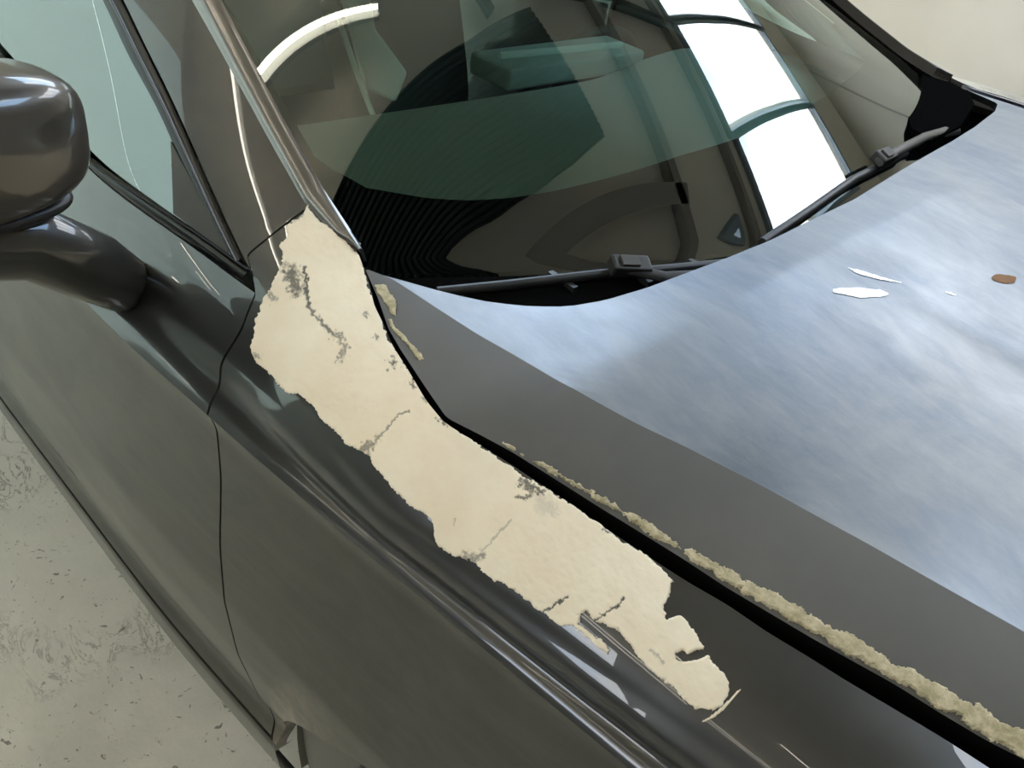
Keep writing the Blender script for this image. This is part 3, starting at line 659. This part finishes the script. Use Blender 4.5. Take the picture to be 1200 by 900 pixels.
# ------------------------------------------------------------------ side mirror
mir = bpy.data.objects.new('side_mirror', None); COL.objects.link(mir); mir.parent = car; mir.location = (0, 0, 0); mir['label'] = 'grey side mirror, rounded, on a door-mounted foot'
def msh(p):
    x, y, z = p; k = 1-.10*max(0, y)-.05*abs(z)
    return np.array([x*(.55 if x < 0 else 1)*(1-.25*y*y), y, z*(1-.12*y)])
ry = math.radians(8); RM = np.array([[math.cos(ry), -math.sin(ry), 0], [math.sin(ry), math.cos(ry), 0], [0, 0, 1]])
shell = superell('mirror_shell', (-.20, -1.055, 1.108), (.075, .135, .074), M['mirror'], mir, .55, .5, RM, msh)
superell('mirror_glass', (-.252, -1.035, 1.085), (.006, .108, .068), M['steel'], mir, .5, .5, RM)
superell('mirror_skirt', (-.205, -1.055, 1.036), (.058, .115, .014), M['blackpl'], mir, .8, .7, RM, label='black lower skirt')
foot = F(*inv(F, 150, 335, -.25, .75))
tube('mirror_arm', [(-.205, -1.08, 1.01), (-.205, -.99, .99), (-.20, -.93, .945), tuple(foot+np.array([.0, .0, .0])), tuple(foot+np.array([0, .035, -.005]))], [.040, .042, .040, .036, .030], M['paint'], mir, 20, ((1, 0, .3), .8))

# ------------------------------------------------------------------ wipers
def onW(px, py, off=.02, u=-.5, v=.05):
    Fw = lambda a, b: W(a, b)+np.array([.4, 0, .9])*off
    return Fw(*inv(Fw, px, py, u, v))
tube('washer_hose', [onW(p[0], p[1], .004) for p in ((618, 357), (635, 350), (648, 346), (672, 343))], .006, M['filler'], car, 8, label='pale scrap of hose on the cowl')
def wiper(name_label, blade, arm, blk, u, brad=.006, side=1):
    r = bpy.data.objects.new('wiper', None); COL.objects.link(r); r.parent = car; r['label'] = name_label
    bp = [onW(*p, .014, u) for p in blade]; tube('wiper_blade', bp, brad, M['blackpl'], r, 8, ((.4, 0, .9), 1.1))
    bp2 = [onW(p[0], p[1], .005, u) for p in blade]; tube('blade_rubber', bp2, brad*.5, M['rubber'], r, 6)
    ap = [onW(*p, .028, u) for p in arm]; tube('wiper_arm', ap, [.0085]*(len(ap)-1)+[.012], M['steel'] if side < 0 else M['rubber'], r, 10, ((.4, 0, .9), .6))
    c = onW(*blk, .027, u); d = ap[-1]-ap[0]; d /= np.linalg.norm(d); up = np.array([.4, 0, .9]); up -= d*(up@d); up /= np.linalg.norm(up); s = np.cross(up, d)
    rm = np.array([d, s, up]).T
    box('arm_joint', c, (.026, .012, .009), M['blackpl'], r, rm, .003); box('joint_clip', c+up*.010-d*.004, (.012, .008, .0025), M['plastic'], r, rm, .001)
    return r
wiper('near wiper lying along the windshield base', [(512, 343), (600, 334), (700, 322), (780, 316), (862, 308)], [(722, 312), (780, 325), (835, 322), (880, 318)], (738, 312), -.5, .0065)
wiper('far wiper, arm rising to its pivot beside the far pillar', [(893, 285), (945, 250), (1000, 211), (1060, 180)], [(1030, 190), (1062, 172), (1085, 160), (1120, 152)], (1036, 184), .1, .0075, -1)

# ------------------------------------------------------------------ cabin seen through the windshield
dash = []
P = np.zeros((40, 14, 3))
for i, y in enumerate(np.linspace(-.66, .73, 40)):
    u = (y-YC)/.75; xg = .10-.17*abs(u)**2.0
    for j, (r, z) in enumerate([(0, .95), (.1, .955), (.25, .96), (.4, .965), (.55, .97), (.68, .972), (.78, .97), (.86, .96), (.92, .94), (.96, .90), (1, .84), (1, .76), (.94, .66), (.9, .5)]):
        P[i, j] = (xg-(xg+.52)*r, y, z+.012*math.exp(-((y-.40)/.16)**2)*(1 if .5 < r < .95 else .3)*3)
v, f = grid(P); dashb = obj('dashboard', v, f, M['dash'], car, label='dark dashboard under the windshield')
tube('dash_strip', [at_z(585, 66, .98), at_z(728, 53, .98)], .008, M['seat'], dashb, label='pale strip across the instrument hood')
box('instrument_hood', (-.56, .17, .955), (.06, .20, .022), M['dash'], dashb, None, .01); box('air_vent', (-.02, -.05, .969), (.010, .20, .004), M['blackpl'], dashb, None, .002)
st = bpy.data.objects.new('steering_wheel', None); COL.objects.link(st); st.parent = car; st.location = (-.72, .40, .80)
cp = [(.0+.07*math.cos(w), .185*math.sin(w), .17*math.cos(w)) for w in np.linspace(0, 2*math.pi, 41)]
tube('wheel_rim', cp, .015, M['rubber'], st); box('wheel_hub', (0, 0, 0), (.02, .07, .06), M['blackpl'], st, None, .02)
for sy in (-1, 1): tube('wheel_spoke', [(0, .05*sy, 0), (0, .18*sy, 0)], .012, M['blackpl'], st)
for y0, lab in ((-.42, 'passenger seat with a pale side bolster'), (.41, 'dark driver seat')):
    s = bpy.data.objects.new('car_seat', None); COL.objects.link(s); s.parent = car; s.location = (-1.1, y0, .35); s['label'] = lab
    superell('seat_cushion', (0, 0, .10), (.27, .25, .09), M['seat_dark'], s, .5, .5)
    a = math.radians(20); rm = [[math.cos(a), 0, -math.sin(a)], [0, 1, 0], [math.sin(a), 0, math.cos(a)]]
    superell('backrest', (-.33, 0, .40), (.07, .22, .34), M['seat_dark'], s, .5, .5, rm); superell('headrest', (-.47, 0, .83), (.05, .13, .10), M['seat_dark'], s, .6, .6, rm)
    if y0 < 0:
        L0 = np.array([-1.1, y0, .35])
        for nm_, pl_ in (('seat_bolster', [(396,-25),(432,-25),(440,33),(478,85),(464,120),(430,106),(418,62)]), ('seat_flap', [(370,168),(412,170),(413,176),(404,188),(378,191)])):
            q_ = [at_x(*p, -.82 if nm_ == 'seat_bolster' else -.62) for p in pl_]; k_ = len(q_); back = np.array([-.05, .03, -.02])
            o = obj(nm_, [tuple(p-L0) for p in q_]+[tuple(p-L0+back) for p in q_], [tuple(range(k_)), tuple(range(2*k_-1, k_-1, -1))]+[(i, (i+1) % k_, k_+(i+1) % k_, k_+i) for i in range(k_)], M['seat'], s, smooth=False, label='pale grey-green fabric')
            b_ = o.modifiers.new('bevel', 'BEVEL'); b_.width = .008; b_.segments = 3
        tube('seat_belt', [at_x(396, 20, -.80)-L0, at_x(420, 90, -.76)-L0, at_x(445, 155, -.70)-L0], .006, M['seat'], s, 8)
box('rear_bench', (-1.95, YC, .72), (.08, .60, .32), M['dash'], car, None, .05)
box('cabin_floor', (-1.05, YC, .36), (.95, .68, .02), M['dash'], car)

# ------------------------------------------------------------------ front wheels
for sg_, y in ((1, -.732), (-1, 2*YC+.732)):
    w = bpy.data.objects.new('wheel', None); COL.objects.link(w); w.parent = car; w.location = (.385, y, .345)
    prof = [(.20, -.08), (.24, -.10), (.29, -.106), (.333, -.095), (.343, -.07), (.345, 0), (.343, .07), (.333, .095), (.29, .106), (.24, .10), (.20, .08)]
    V = []; Fc = []; k_ = 64; n_ = len(prof)
    for i in range(k_):
        t = 2*math.pi*i/k_
        for (r, yy) in prof: V.append((r*math.cos(t), yy, r*math.sin(t)))
    for i in range(k_):
        for j in range(n_-1): Fc.append((i*n_+j, i*n_+j+1, ((i+1) % k_)*n_+j+1, ((i+1) % k_)*n_+j))
    obj('tyre', V, Fc, M['tyre'], w)
    prof = [(.205, -.07), (.195, -.085), (.185, -.06), (.05, -.07), (.0, -.075)]; V = []; Fc = []; n_ = 5
    for i in range(k_):
        t = 2*math.pi*i/k_
        for (r, yy) in prof: V.append((max(r, .001)*math.cos(t), yy*sg_, r*math.sin(t)))
    for i in range(k_):
        for j in range(n_-1): Fc.append((i*n_+j, i*n_+j+1, ((i+1) % k_)*n_+j+1, ((i+1) % k_)*n_+j))
    obj('rim', V, Fc, M['steel'], w)
# wheel-house liner behind the arch
P = np.zeros((40, 4, 3))
for i, t in enumerate(np.linspace(-.25, math.pi+.25, 40)):
    for j, y in enumerate((-.84, -.75, -.6, -.45)): P[i, j] = (.46-.39*math.cos(t), y, .30+.33*math.sin(t))
for mm in (lambda q_: q_, MIR):
    v, f = grid(mm(P)); obj('wheel_liner', v, f, M['tyre'], car)
